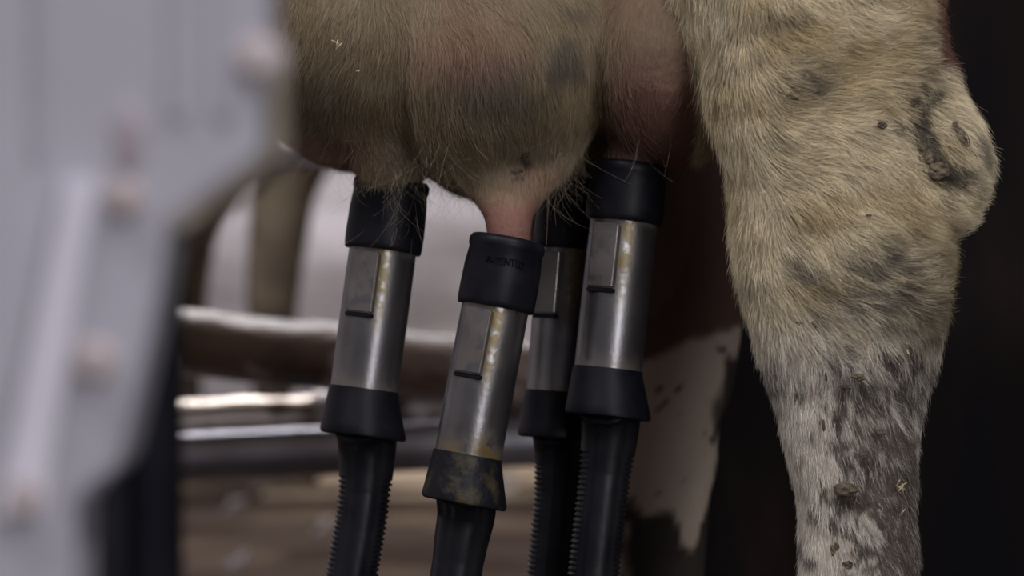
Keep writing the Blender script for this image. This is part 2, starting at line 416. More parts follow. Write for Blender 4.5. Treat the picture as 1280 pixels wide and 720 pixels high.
def coat(p, skin=False):
    p = np.asarray(p); n = len(p)
    x, y, z = p[:, 0], p[:, 1], p[:, 2]
    u = 640 + x / k; v = 360 - (z - CZ) / k            # position along the flank, in 0.512 mm units
    n1 = fbm(p, .03, 21); n2 = fbm(p, .012, 22); n3 = vnoise(p * np.array([1, 1, .45]), .004, 23); nb = fbm(p, .10, 24)
    c = np.tile(CREAM, (n, 1))
    def mix(c, col, w):
        w = np.clip(w, 0, 1)[:, None]; return c * (1 - w) + np.asarray(col) * w
    def blob(cu, cv, ru, rv, s=1., soft=.5, nz=.6, rot=0):
        a = math.radians(rot); du, dv = u - cu, v - cv
        e = np.sqrt(((du * math.cos(a) + dv * math.sin(a)) / ru) ** 2 + ((-du * math.sin(a) + dv * math.cos(a)) / rv) ** 2)
        e = e + (n2 - .5) * nz * 1.6 + (n3 - .5) * nz * .8
        return s * sstep(1 + soft, 1 - soft, e)
    leg = (y < .03) & (u > np.interp(v, [-80, 0, 50, 100, 150, 200, 300], [836, 849, 860, 872, 882, 892, 905])) & (z < .75)
    # near leg ------------------------------------------------
    c = mix(c, WHITE, sstep(330, 470, v + (n1 - .5) * 60))
    c = mix(c, YEL, sstep(.50, .70, n1) * .45 * sstep(470, 380, v))
    for a in [(1045, 85, 45, 30, .5), (965, 40, 45, 28, .55), (1005, 262, 30, 22, .6), (1000, 355, 30, 16, .6), (1090, 240, 40, 22, .35), (1130, 20, 40, 40, .5), (1120, 270, 40, 30, .5)]:
        c = mix(c, YEL, blob(*a, soft=.7) * leg)
    qs = np.stack([u * .30 + v * .1, y * 0, v - u * .25], 1); sgrey = sstep(.35, .62, vnoise(qs, 4.5, 36) * .6 + vnoise(qs, 10, 37) * .4)
    for a in [(980, 108, 28, 19, .75), (900, 40, 12, 60, .35), (1140, 60, 30, 40, .5), (955, 25, 40, 14, .5), (985, 332, 16, 24, .7), (942, 345, 14, 22, .6), (1060, 330, 48, 26, .75), (1090, 372, 70, 26, .75), (1110, 350, 60, 40, .5),
              (962, 480, 14, 36, .85), (1150, 385, 26, 40, .4), (1010, 400, 12, 10, .3), (1190, 205, 30, 40, .3)]:
        c = mix(c, GREY, blob(*a, soft=.75, nz=.9) * leg * (.25 + .95 * sgrey))
    for a in [(1165, 365, 26, 50, .65), (1130, 300, 34, 26, .5), (1160, 320, 18, 30, .5), (1145, 420, 40, 20, .5)]:
        c = mix(c, OLIVE, blob(*a, soft=.6, nz=.8) * leg)
    for a in [(1142, 122, 24, 10, .95, .4, .7, -30), (1126, 150, 14, 30, .85, .4, .8), (1148, 190, 14, 34, .85, .4, .7, -12), (1160, 212, 26, 12, .9, .4, .8), (1206, 178, 9, 28, .7, .4, .6, -20), (1100, 158, 10, 7, .8), (992, 120, 9, 5, .9, .4, .5),
              (1074, 471, 12, 7, 1, .3, .5), (1060, 612, 30, 20, .95, .3, .6), (1052, 480, 14, 6, .9, .3, .6, 35), (1040, 455, 24, 8, .75, .4, .9, 40)]:
        c = mix(c, MUD, blob(*a) * leg)
    # splashes that run down the back of the cannon
    q = np.stack([u - v * .42, y * 0, v * .36], 1)
    st = vnoise(q, 5.5, 31) * .6 + vnoise(q, 13, 32) * .4
    edge = np.interp(v, [380, 430, 480, 560, 640, 720, 900], [1180, 1050, 1002, 1010, 1028, 1042, 1042])
    dens = sstep(0, 90, u - edge + (n1 - .5) * 90) * sstep(400, 470, v)
    thr = .66 - .27 * dens - .17 * sstep(520, 640, v) * dens
    c = mix(c, MUD * 1.15, sstep(thr - .02, thr + .03, st) * .97 * leg * (dens > .02))
    c = mix(c, GREY * 1.2, dens * .45 * leg)
    # small separate flecks
    q = np.stack([u, y * 0, v * .45], 1)
    fl = vnoise(q, 8, 41); zone = leg * sstep(70, 20, np.abs(u - 1035)) * sstep(380, 410, v)
    c = mix(c, MUD, sstep(.80, .86, fl) * zone)
    # red patch at the back of the thigh
    c = mix(c, RED * 1.6, leg * sstep(1142, 1156, u + (n2 - .5) * 20) * sstep(92, 70, v + (n2 - .5) * 16))
    c = mix(c, RED * 1.4, (z > .68) * sstep(.45, .52, nb + (z - .8) * .3))
    # udder ---------------------------------------------------
    ud = (~leg) & (y < .30) & (z < .75) & (x < .16) & (z > .38)
    uw = (ud * sstep(.72, .67, z + (n1 - .5) * .05) * sstep(-.30, -.24, x + (n1 - .5) * .05)); udf = ud * uw
    base = np.tile(BUFF, (n, 1))  # buff and dirt, set lower; some of the udder's shade is in the colour
    base = mix(base, [.40, .33, .22], sstep(.5, .62, n1) * .6)
    base = mix(base, OLIVE * 1.3, sstep(.48, .68, fbm(p, .06, 26)) * .5)
    base = mix(base, GREY, blob(612, 105, 62, 36, .75, .6) + blob(706, 68, 24, 30, .85, .5) + blob(715, 5, 20, 10, .6))
    base = mix(base, PINK * .9, blob(575, 55, 70, 42, .38, .8) + blob(400, 180, 62, 26, .5, .7) + blob(690, 215, 46, 24, .3, .7))
    base = mix(base, GREY * .8, blob(395, 120, 46, 40, .45, .7) + blob(660, 160, 50, 30, .3, .8))
    base = mix(base, MUD, blob(658, 193, 7, 10, 1, .35, .8) + blob(648, 213, 10, 3.4, 1, .3, .4) + blob(545, 181, 3, 3, 1) + blob(528, 190, 3, 2, .6) + blob(735, 150, 14, 3, .6) + blob(866, 130, 5, 5, .9))
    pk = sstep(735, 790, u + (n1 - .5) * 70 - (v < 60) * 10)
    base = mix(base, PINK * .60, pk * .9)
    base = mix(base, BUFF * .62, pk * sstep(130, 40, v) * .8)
    tt = sstep(215, 268, v + (n2 - .5) * 14) * sstep(80, 50, np.abs(u - 640))
    base = mix(base, PINK * .42, tt)
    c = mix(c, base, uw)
    # far leg -------------------------------------------------
    fr = (y > .24) & (x < .35) & (x > -.15) & (z < .66)
    kf = DF / F; uf = 640 + x / kf; vf = 360 - (z - CZ) / kf
    bd = 448 - (uf - 800) * .32 + (n1 - .5) * 24
    fc = np.tile(np.array([.50, .41, .33]), (n, 1))
    fc = mix(fc, MUD * .8, sstep(.50, .60, fbm(p * np.array([1, 1, .6]), .035, 51) + (vf - 560) * .0012 + (uf - 860) * .0022))
    fc = mix(fc, MUD, sstep(.80, .86, vnoise(p, .007, 52)) * .9)
    fc = mix(fc, [.115, .066, .055], sstep(bd + 6, bd - 6, vf))
    c = np.where(fr[:, None], fc, c)
    # ears, tail, torso patches further off
    c = mix(c, RED * 1.5, (x < -1.3) * (z > 1.0) * sstep(.4, .5, nb + .1))
    c = mix(c, RED * 1.3, (x > .535))
    if skin:
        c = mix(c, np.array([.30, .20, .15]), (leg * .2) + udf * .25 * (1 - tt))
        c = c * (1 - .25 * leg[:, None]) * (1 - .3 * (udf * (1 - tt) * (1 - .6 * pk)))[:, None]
    return np.clip(c, 0, 1)

def set_col(me, name, rgb):
    a = me.attributes.new(name, 'FLOAT_COLOR', 'POINT')
    a.data.foreach_set('color', np.concatenate([rgb, np.ones((len(rgb), 1))], 1).ravel().astype(np.float32))
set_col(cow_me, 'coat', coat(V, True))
cow = link('cow', cow_me, M['skin'])
tag(cow, 'large cow being milked, with hairy udder and mud-splashed white hind leg', 'cow')

# ------------------------------------------------------------------ hair
def sample(me, V, N, want, filt):
    me.calc_loop_triangles(); nt = len(me.loop_triangles); T = np.empty(nt * 3, dtype=np.int32)
    me.loop_triangles.foreach_get('vertices', T); T = T.reshape(-1, 3)
    cen = V[T].mean(1); nn = N[T].mean(1); w = filt(cen, nn)
    ar = np.linalg.norm(np.cross(V[T[:, 1]] - V[T[:, 0]], V[T[:, 2]] - V[T[:, 0]]), axis=1) * .5
    w = w * ar; tot = w.sum(); idx = RNG.choice(nt, want, p=w / tot)
    a, b = RNG.random(want), RNG.random(want); s = a + b > 1; a[s], b[s] = 1 - a[s], 1 - b[s]
    c = (1 - a - b)[:, None]; t = T[idx]
    p = V[t[:, 0]] * c + V[t[:, 1]] * a[:, None] + V[t[:, 2]] * b[:, None]
    n = N[t[:, 0]] * c + N[t[:, 1]] * a[:, None] + N[t[:, 2]] * b[:, None]
    n /= np.linalg.norm(n, axis=1)[:, None]
    print('hair area', tot, 'density/mm2', want / tot / 1e6)
    return p, n

def make_hair(name, p, n, flow, length, lift, clump, cell, rad, tint, seg=6, curl=.25, parent=None):
    m = len(p)
    flow = flow - (flow * n).sum(1)[:, None] * n
    flow /= np.linalg.norm(flow, axis=1)[:, None] + 1e-9
    # shared swirl per tuft
    sw = (np.stack([vnoise(p, .016, 61 + i) for i in range(3)], 1) - .5) * 1.1 + (np.stack([vnoise(p, .005, 71 + i) for i in range(3)], 1) - .5) * .8
    sw -= (sw * n).sum(1)[:, None] * n
    d = flow + sw * np.reshape(curl, (-1, 1)) * 2.2 + RNG.normal(0, .12, (m, 3))
    d /= np.linalg.norm(d, axis=1)[:, None]
    lf = lift * (.6 + .8 * RNG.random(m)) * (.6 + .8 * vnoise(p, .012, 81))
    bend = np.cross(n, d) * (RNG.normal(0, .22, m) + (vnoise(p, .009, 91) - .5) * .9)[:, None] * np.reshape(curl, (-1, 1)) * 3.6
    g = np.floor(p / cell + (np.stack([vnoise(p, cell * 1.5, 95 + i) for i in range(3)], 1))).astype(np.int64)
    jc = np.stack([_hash(g[:, 0], g[:, 1], g[:, 2], 100 + i) for i in range(3)], 1)
    cen = (g + .2 + .6 * jc - .5) * cell
    pull = cen - p; pull -= (pull * n).sum(1)[:, None] * n
    pull = np.clip(pull, -cell, cell)
    ts = np.linspace(0, 1, seg)
    pts = np.empty((m, seg, 3))
    for i, t in enumerate(ts):
        up = lf * (t - .55 * t * t)
        pts[:, i] = p - n * .0006 + length[:, None] * (d * (t * np.sqrt(np.clip(1 - lf * .5, .2, 1)))[:, None] + n * up[:, None] + bend * (t * t * .5)) + pull * (np.asarray(clump) * t ** 1.3).reshape(-1, 1)
    hc = bpy.data.hair_curves.new(name)
    hc.add_curves([seg] * m)
    hc.attributes['position'].data.foreach_set('vector', pts.reshape(-1).astype(np.float32))
    ra = hc.attributes.new('radius', 'FLOAT', 'POINT')
    r = rad * (.7 + .6 * RNG.random(m))[:, None] * np.array([1 - .75 * t ** 1.5 for t in ts])[None, :]
    ra.data.foreach_set('value', r.ravel().astype(np.float32))
    ca = hc.attributes.new('tint', 'FLOAT_COLOR', 'CURVE')
    ca.data.foreach_set('color', np.concatenate([tint, np.ones((m, 1))], 1).ravel().astype(np.float32))
    o = bpy.data.objects.new(name, hc); COL.objects.link(o); hc.materials.append(M['hair']); o.parent = parent
    return o

def uv(p): return 640 + p[:, 0] / k, 360 - (p[:, 2] - CZ) / k

# leg coat
def f_leg(c, n):
    return ((c[:, 1] < .02) & (c[:, 0] > .095) & (c[:, 0] < .36) & (c[:, 2] > .20) & (c[:, 2] < .655) & (n[:, 1] < .45) & (uv(c)[0] > np.interp(uv(c)[1], [-80, 0, 50, 100, 150, 200], [836, 849, 860, 872, 882, 892]))).astype(float)
p, n = sample(cow_me, V, Nn, 230000, f_leg); u, v = uv(p)
# comb: straight down at the front edge, sweeping back across the hock, straight down on the cannon
sweep = sstep(905, 985, u) * sstep(470, 330, v)
sweep = sweep * (1 - .35 * sstep(60, -20, v))
ang = np.radians(8 + sweep * (62 + 22 * np.sin(v * .018 + u * .012)))
ang = ang - np.radians(18) * sstep(440, 520, v) * sstep(1020, 960, u) * 0
ang = ang + np.radians(22) * sstep(400, 520, v) * sstep(1030, 1110, u)
ang = ang - np.radians(35) * sstep(1170, 1210, u) * sstep(150, 230, v) * 0
flow = np.stack([np.sin(ang), -.0 * ang, -np.cos(ang)], 1)
ln = np.interp(v, [-50, 120, 330, 430, 520, 720], [.017, .017, .0175, .014, .0095, .008]) * (.65 + .6 * RNG.random(len(p)))
ln = ln * (1 + .25 * sstep(1090, 1140, u) * sstep(380, 520, v))
sm = sstep(440, 520, v) * sstep(1090, 1020, u)
sm = np.maximum(sm, .6 * sstep(975, 930, u + (v - 150) * -.18))
lift = np.interp(v, [0, 300, 430, 520, 720], [.42, .55, .42, .20, .16]) + .25 * sstep(1100, 1150, u)
tint = coat(p)
_, vv_ = uv(p); cl_ = (RNG.random(len(p)) < .10) | (vnoise(p * np.array([1, 1, .35]), .0022, 88) > .84)
tint = np.where((cl_ & (vv_ > 400))[:, None], np.array([.55, .49, .43]), tint)
tint *= (.66 + .68 * RNG.random(len(p)))[:, None] * (.78 + .44 * vnoise(p, .005, 7))[:, None]
make_hair('leg_coat', p, n, flow, ln, lift, 
          .65 - .45 * sm, .005, .00010, np.clip(tint, 0, .95), parent=cow, curl=.28 - .20 * sm)

# udder coat
def f_ud(c, n):
    u, v = uv(c)
    w = ((c[:, 1] < .2) & (c[:, 0] > -.25) & (c[:, 0] < .125) & (c[:, 2] > .43) & (c[:, 2] < .655) & (n[:, 1] < .5) & ~((c[:, 1] < .03) & (u > np.interp(v, [-80, 0, 50, 100, 150, 200], [836, 849, 860, 872, 882, 892])))).astype(float)
    w *= 1 - .9 * sstep(735, 800, u)
    w *= 1 - .93 * sstep(228, 262, v) * (np.abs(u - 640) < 90)
    return w
p, n = sample(cow_me, V, Nn, 170000, f_ud); u, v = uv(p)
ang = np.radians(np.interp(u, [340, 480, 640, 760, 880], [-42, 8, 14, 8, -20])) + (vnoise(p, .05, 5) - .5) * .9
flow = np.stack([np.sin(ang), 0 * ang, -np.cos(ang)], 1)
ln = .0115 * (.5 + .9 * RNG.random(len(p))) * (1 + .1 * sstep(150, 230, v)) * (1 - .55 * sstep(540, 600, u) * sstep(170, 240, v))
tint = coat(p) * (.7 + .6 * RNG.random(len(p)))[:, None]
make_hair('udder_coat', p, n, flow, ln, np.full(len(p), .32), .15, .008, .00007, np.clip(tint, 0, .9), parent=cow, curl=.18)

# long loose fringe under the udder
def f_fr(c, n):
    u, v = uv(c)
    a = np.exp(-((u - 490) / 45) ** 2) + .8 * np.exp(-((u - 712) / 28) ** 2) + .25 * np.exp(-((u - 790) / 40) ** 2) + .12
    return a * ((n[:, 2] < -.35) & (c[:, 1] < .10) & (c[:, 1] > -.12) & (c[:, 2] < .52) & (c[:, 2] > .46) & (u > 350) & (u < 850) & ~((np.abs(u - 635) < 46)))
p, n = sample(cow_me, V, Nn, 620, f_fr); u, v = uv(p)
ang = RNG.normal(0, .45, len(p)); an2 = RNG.normal(-.25, .35, len(p))
flow = np.stack([np.sin(ang), np.sin(an2), -np.cos(ang)], 1)
ln = .024 * (.5 + 1.0 * RNG.random(len(p)))
m_ = len(p); ts = np.linspace(0, 1, 8); pts = np.empty((m_, 8, 3))
cv = RNG.normal(0, .5, (m_, 3)); cv[:, 2] *= .3
for i, t in enumerate(ts): pts[:, i] = p + ln[:, None] * (flow * t + cv * t * t + np.stack([0 * ang, -.3 * np.ones(m_), 0 * ang], 1) * t)
hc = bpy.data.hair_curves.new('udder_fringe'); hc.add_curves([8] * m_)
hc.attributes['position'].data.foreach_set('vector', pts.reshape(-1).astype(np.float32))
hc.attributes.new('radius', 'FLOAT', 'POINT').data.foreach_set('value', np.tile(.00007 * (1 - .6 * ts), m_).astype(np.float32))
tn = np.tile(np.array([.34, .28, .20]), (m_, 1)) * (.6 + .6 * RNG.random(m_))[:, None]
hc.attributes.new('tint', 'FLOAT_COLOR', 'CURVE').data.foreach_set('color', np.concatenate([tn, np.ones((m_, 1))], 1).ravel().astype(np.float32))
o = bpy.data.objects.new('udder_fringe', hc); COL.objects.link(o); hc.materials.append(M['hair']); o.parent = cow

# hooves, eyes, muzzle of the cow
def hoof(x, y, parent):
    bm = bmesh.new()
    for s in (-1, 1):
        m = rings_mesh([ellipse_ring((x + dx, y + s * .026, z), (rx, 0, 0), (0, ry, 0), 24, 2.6) for z, dx, rx, ry in
                        [(0.001, -.012, .060, .025), (.012, -.010, .058, .025), (.04, .002, .050, .024), (.068, .012, .040, .021)]])
        bm.from_mesh(m); bpy.data.meshes.remove(m)
    me = bpy.data.meshes.new('hoof'); bm.to_mesh(me); bm.free()
    return sharp(link('hoof', me, M['hoof'], parent), 50)
hoof(xl - .05, YN, cow); hoof(xf - .05, YF, cow)
for s in (-1, 1):
    hoof(-1.135, YM + s * .16, cow)
    link('eye', ellipsoid((-1.90, YM + s * .095, 1.405), (.022, .014, .018)), M['guard'], cow)
    link('nostril', ellipsoid((-2.235, YM + s * .03, 1.10), (.012, .012, .010)), M['guard'], cow)

# ------------------------------------------------------------------ clods and chips stuck on the coat
from mathutils.bvhtree import BVHTree
cow_me.calc_loop_triangles()
bvh = BVHTree.FromPolygons([Vector(q) for q in V.tolist()], [tuple(t.vertices) for t in cow_me.loop_triangles])
def on_coat(px, py, off=.003):
    o = Vector((0, CY, CZ)); dr = (P(px, py, 2.0) - o).normalized()
    h, nn, i, dd = bvh.ray_cast(o, dr)
    return h + nn * off * .3 - dr * off * .8, nn
def clod(name, px, py, rx, rz, rot, mat, seed, off=.004, label=None, thick=.11):
    h, nn = on_coat(px, py, off)
    bm = bmesh.new(); bmesh.ops.create_icosphere(bm, subdivisions=4, radius=1)
    c = np.array([v.co for v in bm.verts]); th = np.arctan2(c[:, 2], c[:, 0]); cc = np.stack([np.cos(th), np.sin(th), th * 0], 1)
    r = .55 + .9 * (fbm(cc + seed * 3.1, .9, seed, 4) - .2)
    rr = Matrix.Rotation(math.radians(rot), 4, 'Y'); q = nn.to_track_quat('-Y', 'Z').to_matrix().to_4x4()
    for v, s in zip(bm.verts, r):
        v.co = Vector((v.co.x * rx * s, v.co.y * (min(rx, rz) * thick * 1.3 + .0003) * (1 + .6 * math.sin(v.co.x * 5 + seed) * math.sin(v.co.z * 6)), v.co.z * rz * s))
    bmesh.ops.transform(bm, matrix=Matrix.Translation(h) @ q @ rr, verts=bm.verts)
    me = bpy.data.meshes.new(name); bm.to_mesh(me); bm.free()
    o = link(name, me, mat, cow)
    if label: o['label'] = label
for i, (px, py, rx, ry, rot) in enumerate([(1073, 471, 10, 5, 10), (1058, 612, 17, 11, 5), (1172, 214, 17, 13, 0), (1151, 178, 9, 21, -12), (1154, 112, 14, 6, 30), (1200, 170, 9, 22, -22), (1141, 128, 11, 9, 0), (1101, 157, 9, 6, 0), (1160, 200, 8, 9, 10), (1205, 230, 6, 6, 0),
        (992, 121, 9, 4, 25), (1058, 484, 9, 4, 20), (1030, 532, 3, 10, -6), (1042, 688, 4, 9, -8), (1060, 706, 9, 6, 0), (1085, 270, 5, 2.5, 0), (1000, 403, 7, 2, 10), (1018, 405, 3, 6, -30), (1150, 196, 6, 8, 20),
        (657, 192, 5, 8, 0), (648, 213, 9, 2.6, -4), (1080, 570, 7, 4, 20), (1100, 540, 9, 5, 30), (1046, 683, 5, 8, 0), (1033, 470, 2, 7, 0), (1168, 335, 5, 14, 15)]):
    clod('mud_clump', px, py, rx * k * .95, ry * k * .95, rot, M['mud'], i + 1, off=.0075 if px > 700 and py < 300 else .006 if px < 700 else .0042)
def straw(px, py, L, rot, label, n=1):
    h, nn = on_coat(px, py, .0085)
    bm = bmesh.new(); rnd = random.Random(px)
    for i in range(n):
        a = math.radians(rot + (rnd.uniform(-80, 80) if i else 0)); ll = L * (1 if not i else rnd.uniform(.4, .9))
        mt = Matrix.Translation(h + Vector((rnd.uniform(-1, 1) * .0015 * i, -.0005 * i, rnd.uniform(-1, 1) * .0015 * i))) @ Matrix.Rotation(a, 4, 'Y')
        r = bmesh.ops.create_cone(bm, cap_ends=True, segments=8, radius1=.0005, radius2=.00025, depth=ll, matrix=mt)
    me = bpy.data.meshes.new('s'); bm.to_mesh(me); bm.free()
    tag(link('straw_chip', me, M['straw'], None), label, 'straw')
straw(1124, 606, .0075, 60, 'splintered straw tuft stuck in the muddy back of the lower leg', 5)
straw(422, 52, .0075, 115, 'pale straw chip caught in udder hair near the top left', 3)
straw(448, 86, .003, 70, 'tiny pale straw fleck on the udder just below the larger straw chip', 2)
straw(1124, 640, .005, 40, 'faint straw sliver in the muddy leg hair just below the splintered tuft', 1)
straw(1132, 440, .0045, 160, 'short straw sliver in the leg hair below the hock', 2)

# ------------------------------------------------------------------ milking cups
def revolve(name, A, T, U, W, prof, mat, parent, n=72, ripple=None, drift=None):
    rings = []
    for s, r in prof:
        rings.append(np.array([A + T * s + (U * drift(s) if drift else U * 0) + (U * math.cos(a) + W * math.sin(a)) * (r if ripple is None else ripple(s, a, r)) for a in np.linspace(0, 2 * math.pi, n, endpoint=False)]))
    return sharp(link(name, rings_mesh(rings), mat, parent), 40)

PXM = 2.0 / F
def cup(spec, label):
    (tx, ty), (bx, by), y, clip_ang, hose, dirty, ymud, sl = spec
    d = y - CY; s = d / F
    A = P(tx, ty, d); B = P(bx, by, d) + Vector((0, -.006, 0))          # shell top centre, shell bottom centre
    T = (B - A).normalized(); LEN = (B - A).length
    W = Vector((0, -1, 0)); W = (W - T * W.dot(T)).normalized(); U = W.cross(T).normalized()
    if U.x < 0: U = -U
    R = 42 * s; RS = 49 * s
    root = empty('milking_cup', A, label, 'milking cup', 'milking cups on the teats')
    # steel shell with soiling attribute
    prof = [(-.004, R), (0, R)] + [(LEN * i / 40, R * (1 + .012 * math.sin(math.pi * i / 40))) for i in range(1, 40)] + [(LEN, R), (LEN + .004, R * .98)]
    sh = revolve('steel_shell', A, T, U, W, prof, M['steel'], root, 96)
    co_ = np.empty(len(sh.data.vertices) * 3); sh.data.vertices.foreach_get('co', co_); co_ = co_.reshape(-1, 3)
    rel = co_ - np.array(A); t = rel @ np.array(T); uu = rel @ np.array(U); ww = rel @ np.array(W); az = np.arctan2(uu, ww)
    soil = np.exp(-((az - .10) / .22) ** 2) * sstep(LEN * .66, LEN * .3, t) * 1.3 + np.exp(-((t - LEN) / .010) ** 2) * (1.0 if dirty else .35) + np.exp(-(t / .004) ** 2) * .8 + (.9 * np.exp(-((az - .45) / .25) ** 2) * sstep(LEN * .72, LEN, t) if dirty else 0)
    soil = np.where(ww > 0, soil, .1)
    at = sh.data.attributes.new('soil', 'FLOAT', 'POINT'); at.data.foreach_set('value', np.clip(soil, 0, 1).astype(np.float32))
    # clip window: raised rectangular pad
    ca = math.radians(clip_ang); nrm = (W * math.cos(ca) + U * math.sin(ca)); sd = T.cross(nrm).normalized()
    if sd.x < 0: sd = -sd
    bm = bmesh.new(); bmesh.ops.create_cube(bm, size=1)
    h0, h1 = LEN * .055, LEN * .47; wd = 36 * s
    for v in bm.verts:
        c = v.co; v.co = A + T * ((h0 + h1) / 2 + c.z * -(h1 - h0)) + sd * (c.x * wd) + nrm * (R * .80 + (c.y + .5) * R * .31)
    bmesh.ops.recalc_face_normals(bm, faces=bm.faces)
    bmesh.ops.bevel(bm, geom=list(bm.edges), offset=.0011, segments=3, affect='EDGES')
    me = bpy.data.meshes.new('c'); bm.to_mesh(me); bm.free()
    cp = sharp(link('clip_plate', me, M['steel'], root))
    at = cp.data.attributes.new('soil', 'FLOAT', 'POINT'); at.data.foreach_set('value', np.full(len(me.vertices), .25, dtype=np.float32))
    # dark strip along the plate's lower edge
    bm = bmesh.new(); bmesh.ops.create_cube(bm, size=1)
    for v in bm.verts:
        c = v.co; v.co = A + T * (h1 + .0015 + c.z * -.003) + sd * (c.x * wd * 1.04) + nrm * (R * .80 + (c.y + .5) * R * .25)
    bmesh.ops.recalc_face_normals(bm, faces=bm.faces); bmesh.ops.bevel(bm, geom=list(bm.edges), offset=.0005, segments=2, affect='EDGES')
    me = bpy.data.meshes.new('c'); bm.to_mesh(me); bm.free(); sharp(link('clip_dark_strip', me, M['rubber'], root))
    # rubber mouthpiece
    S = sl * s
    lip = .0012
    rs0 = RS * .93
    prof = [(-S + .008, R * .55), (-S + .001, R * .58), (-S - .001, rs0 * .90), (-S - .0004, rs0 * .98), (-S + .002, rs0 + lip), (-S + .006, rs0 + lip), (-S + .008, rs0 + .0004), (-S * .55, RS * .985), (-S * .2, RS), (-.001, RS * .995),
            (.002, RS * .98), (.0028, RS * .955), (.0028, R * .99)]
    slv = revolve('rubber_mouthpiece', A, T, U, W, prof, M['rubber'], root, 96)
    # lower collar
    prof = [(LEN - .003, R * .99), (LEN - .003, R * 1.035), (LEN, R * 1.05), (LEN + .022, R * 1.24), (LEN + .0265, R * 1.285), (LEN + .0285, R * 1.27), (LEN + .0295, R * 1.20), (LEN + .028, R * .9), (LEN + .02, R * .6)]
    def rip(sv, a, r):
        return r * (1 + .015 * math.cos(3 * a + 1) * (1 if sv > LEN + .02 else 0))
    revolve('lower_collar', A, T, U, W, prof, M['rubber_dirty' if dirty else 'rubber'], root, 72, rip, lambda sv: max(0, sv - LEN) * .11)
    # hose with side ribs
    C0 = A + T * (LEN + .020) + U * .0022
    pts = [C0] + [P(hx, hy, d + CYoff) for hx, hy, CYoff in hose]
    end = pts[-1]
    pts += [Vector((end.x + .35 * (pts[-1].x - pts[-2].x), end.y, .20)), Vector((end.x * .97, end.y + .01, .155)), Vector((end.x * .97, end.y + .012, .125))]
    path = smooth_secs([tuple(q) for q in pts], 60); path = [Vector(q) for q in path]
    # resample by arc length
    acc = [0]
    for i in range(1, len(path)): acc.append(acc[-1] + (path[i] - path[i - 1]).length)
    L = acc[-1]; N_ = int(L / .0008); rings = []; X = np.array([tuple(q) for q in path]); acc = np.array(acc)
    ss = np.linspace(0, L, N_); Q = np.stack([np.interp(ss, acc, X[:, i]) for i in range(3)], 1)
    for i in range(N_):
        tt = Vector(Q[min(i + 3, N_ - 1)] - Q[max(i - 3, 0)]).normalized(); w = Vector((0, -1, 0)); w = (w - tt * w.dot(tt)).normalized(); uu_ = w.cross(tt).normalized()
        if uu_.x < 0: uu_ = -uu_
        sv = ss[i]; neck = 1.0 if sv > .012 else 1.08
        rh = 37 * s * (1 - .13 * min(1, max(0, (sv - .015) / .035)))
        ring = []
        on = 1 if sv > ymud else 0
        rib = .5 + .5 * math.cos(sv / .0036 * 2 * math.pi)
        for a in np.linspace(0, 2 * math.pi, 64, endpoint=False):
            side = abs(math.cos(a)); m = max(0, min(1, (side - .72) / .12))
            flute = 1 - .05 * math.exp(-((math.cos(a) - .55) / .12) ** 2) - .05 * math.exp(-((math.cos(a) + .55) / .12) ** 2)
            r = rh * flute * (1 + on * m * (.11 * rib - .08))
            ring.append(np.array(Q[i]) + np.array(uu_) * r * math.cos(a) + np.array(w) * r * math.sin(a))
        rings.append(np.array(ring))
    link('ribbed_hose', rings_mesh(rings), M['rubber_hose'], root)
    return root, slv, (A, T, U, W, RS, S)

CUPS = [
    (((479, 309), (455, 491), .055, -24, [(459, 556, 0), (454, 630, 0), (440, 718, 0)], False, .040, 84), 'leftmost milking cup with steel shell and black mouthpiece under the hairy udder front'),
    (((620, 380), (584, 573), -.015, -26, [(583, 640, 0), (576, 680, 0), (566, 745, 0)], True, .30, 82), 'lowest and nearest milking cup with yellow stained shell and bare pink teat above'),
    (((715, 308), (699, 495), .085, -40, [(704, 560, 0), (699, 630, 0), (691, 718, 0)], False, .030, 84), 'milking cup third from the left, partly hidden behind the rightmost cup'),
    (((780, 273), (759, 466), .020, -30, [(763, 530, 0), (753, 620, 0), (742, 718, 0)], False, .035, 68), 'rightmost milking cup, highest of the four, under the pink rear udder'),
]
built = [cup(*c) for c in CUPS]

# raised lettering on the nearest mouthpiece
root, slv, (A, T, U, W, RS, S) = built[1]
tc = bpy.data.curves.new('t', 'FONT'); tc.body = 'PATENTED'; tc.size = .0070; tc.extrude = .0008; tc.align_x = 'CENTER'; tc.align_y = 'CENTER'; tc.offset = .00012; tc.space_character = 1.1
to = bpy.data.objects.new('t', tc); COL.objects.link(to); dg = bpy.context.evaluated_depsgraph_get(); dg.update()
tm = bpy.data.meshes.new_from_object(to.evaluated_get(dg)); bpy.data.objects.remove(to)
bm = bmesh.new(); bm.from_mesh(tm); bmesh.ops.triangulate(bm, faces=bm.faces); bmesh.ops.subdivide_edges(bm, edges=[e for e in bm.edges if e.calc_length() > .002], cuts=2)
for v in bm.verts:
    a = v.co.x * .72 / RS + .05; rr = RS * .982 + .0002 + v.co.z
    v.co = A + T * (-S * .62 - v.co.y) + (U * math.sin(a) + W * math.cos(a)) * rr
bm.to_mesh(tm); bm.free()
link('raised_lettering', tm, M['guard'], slv, smooth=False)

# robot arm tray under the frame that carries the hoses
ar = empty('hose_tray_stand', (0, .03, 0), 'low black tray holding the four hoses beneath the cow', 'hose tray')
boxm('hose_tray', (-.17, -.06, .085), (.12, .13, .135), M['guard'], ar, .008)
tube('arm_tube', [(-.15, .03, .11), (-.60, -.1, .11), (-.62, -.5, .11), (-.55, -1.0, .11)], .03, M['galv'], ar)
tube('support_leg', [(-.10, .03, .001), (-.10, .03, .09)], .02, M['galv'], ar)
tube('support_leg', [(.06, .03, .001), (.06, .03, .09)], .02, M['galv'], ar)

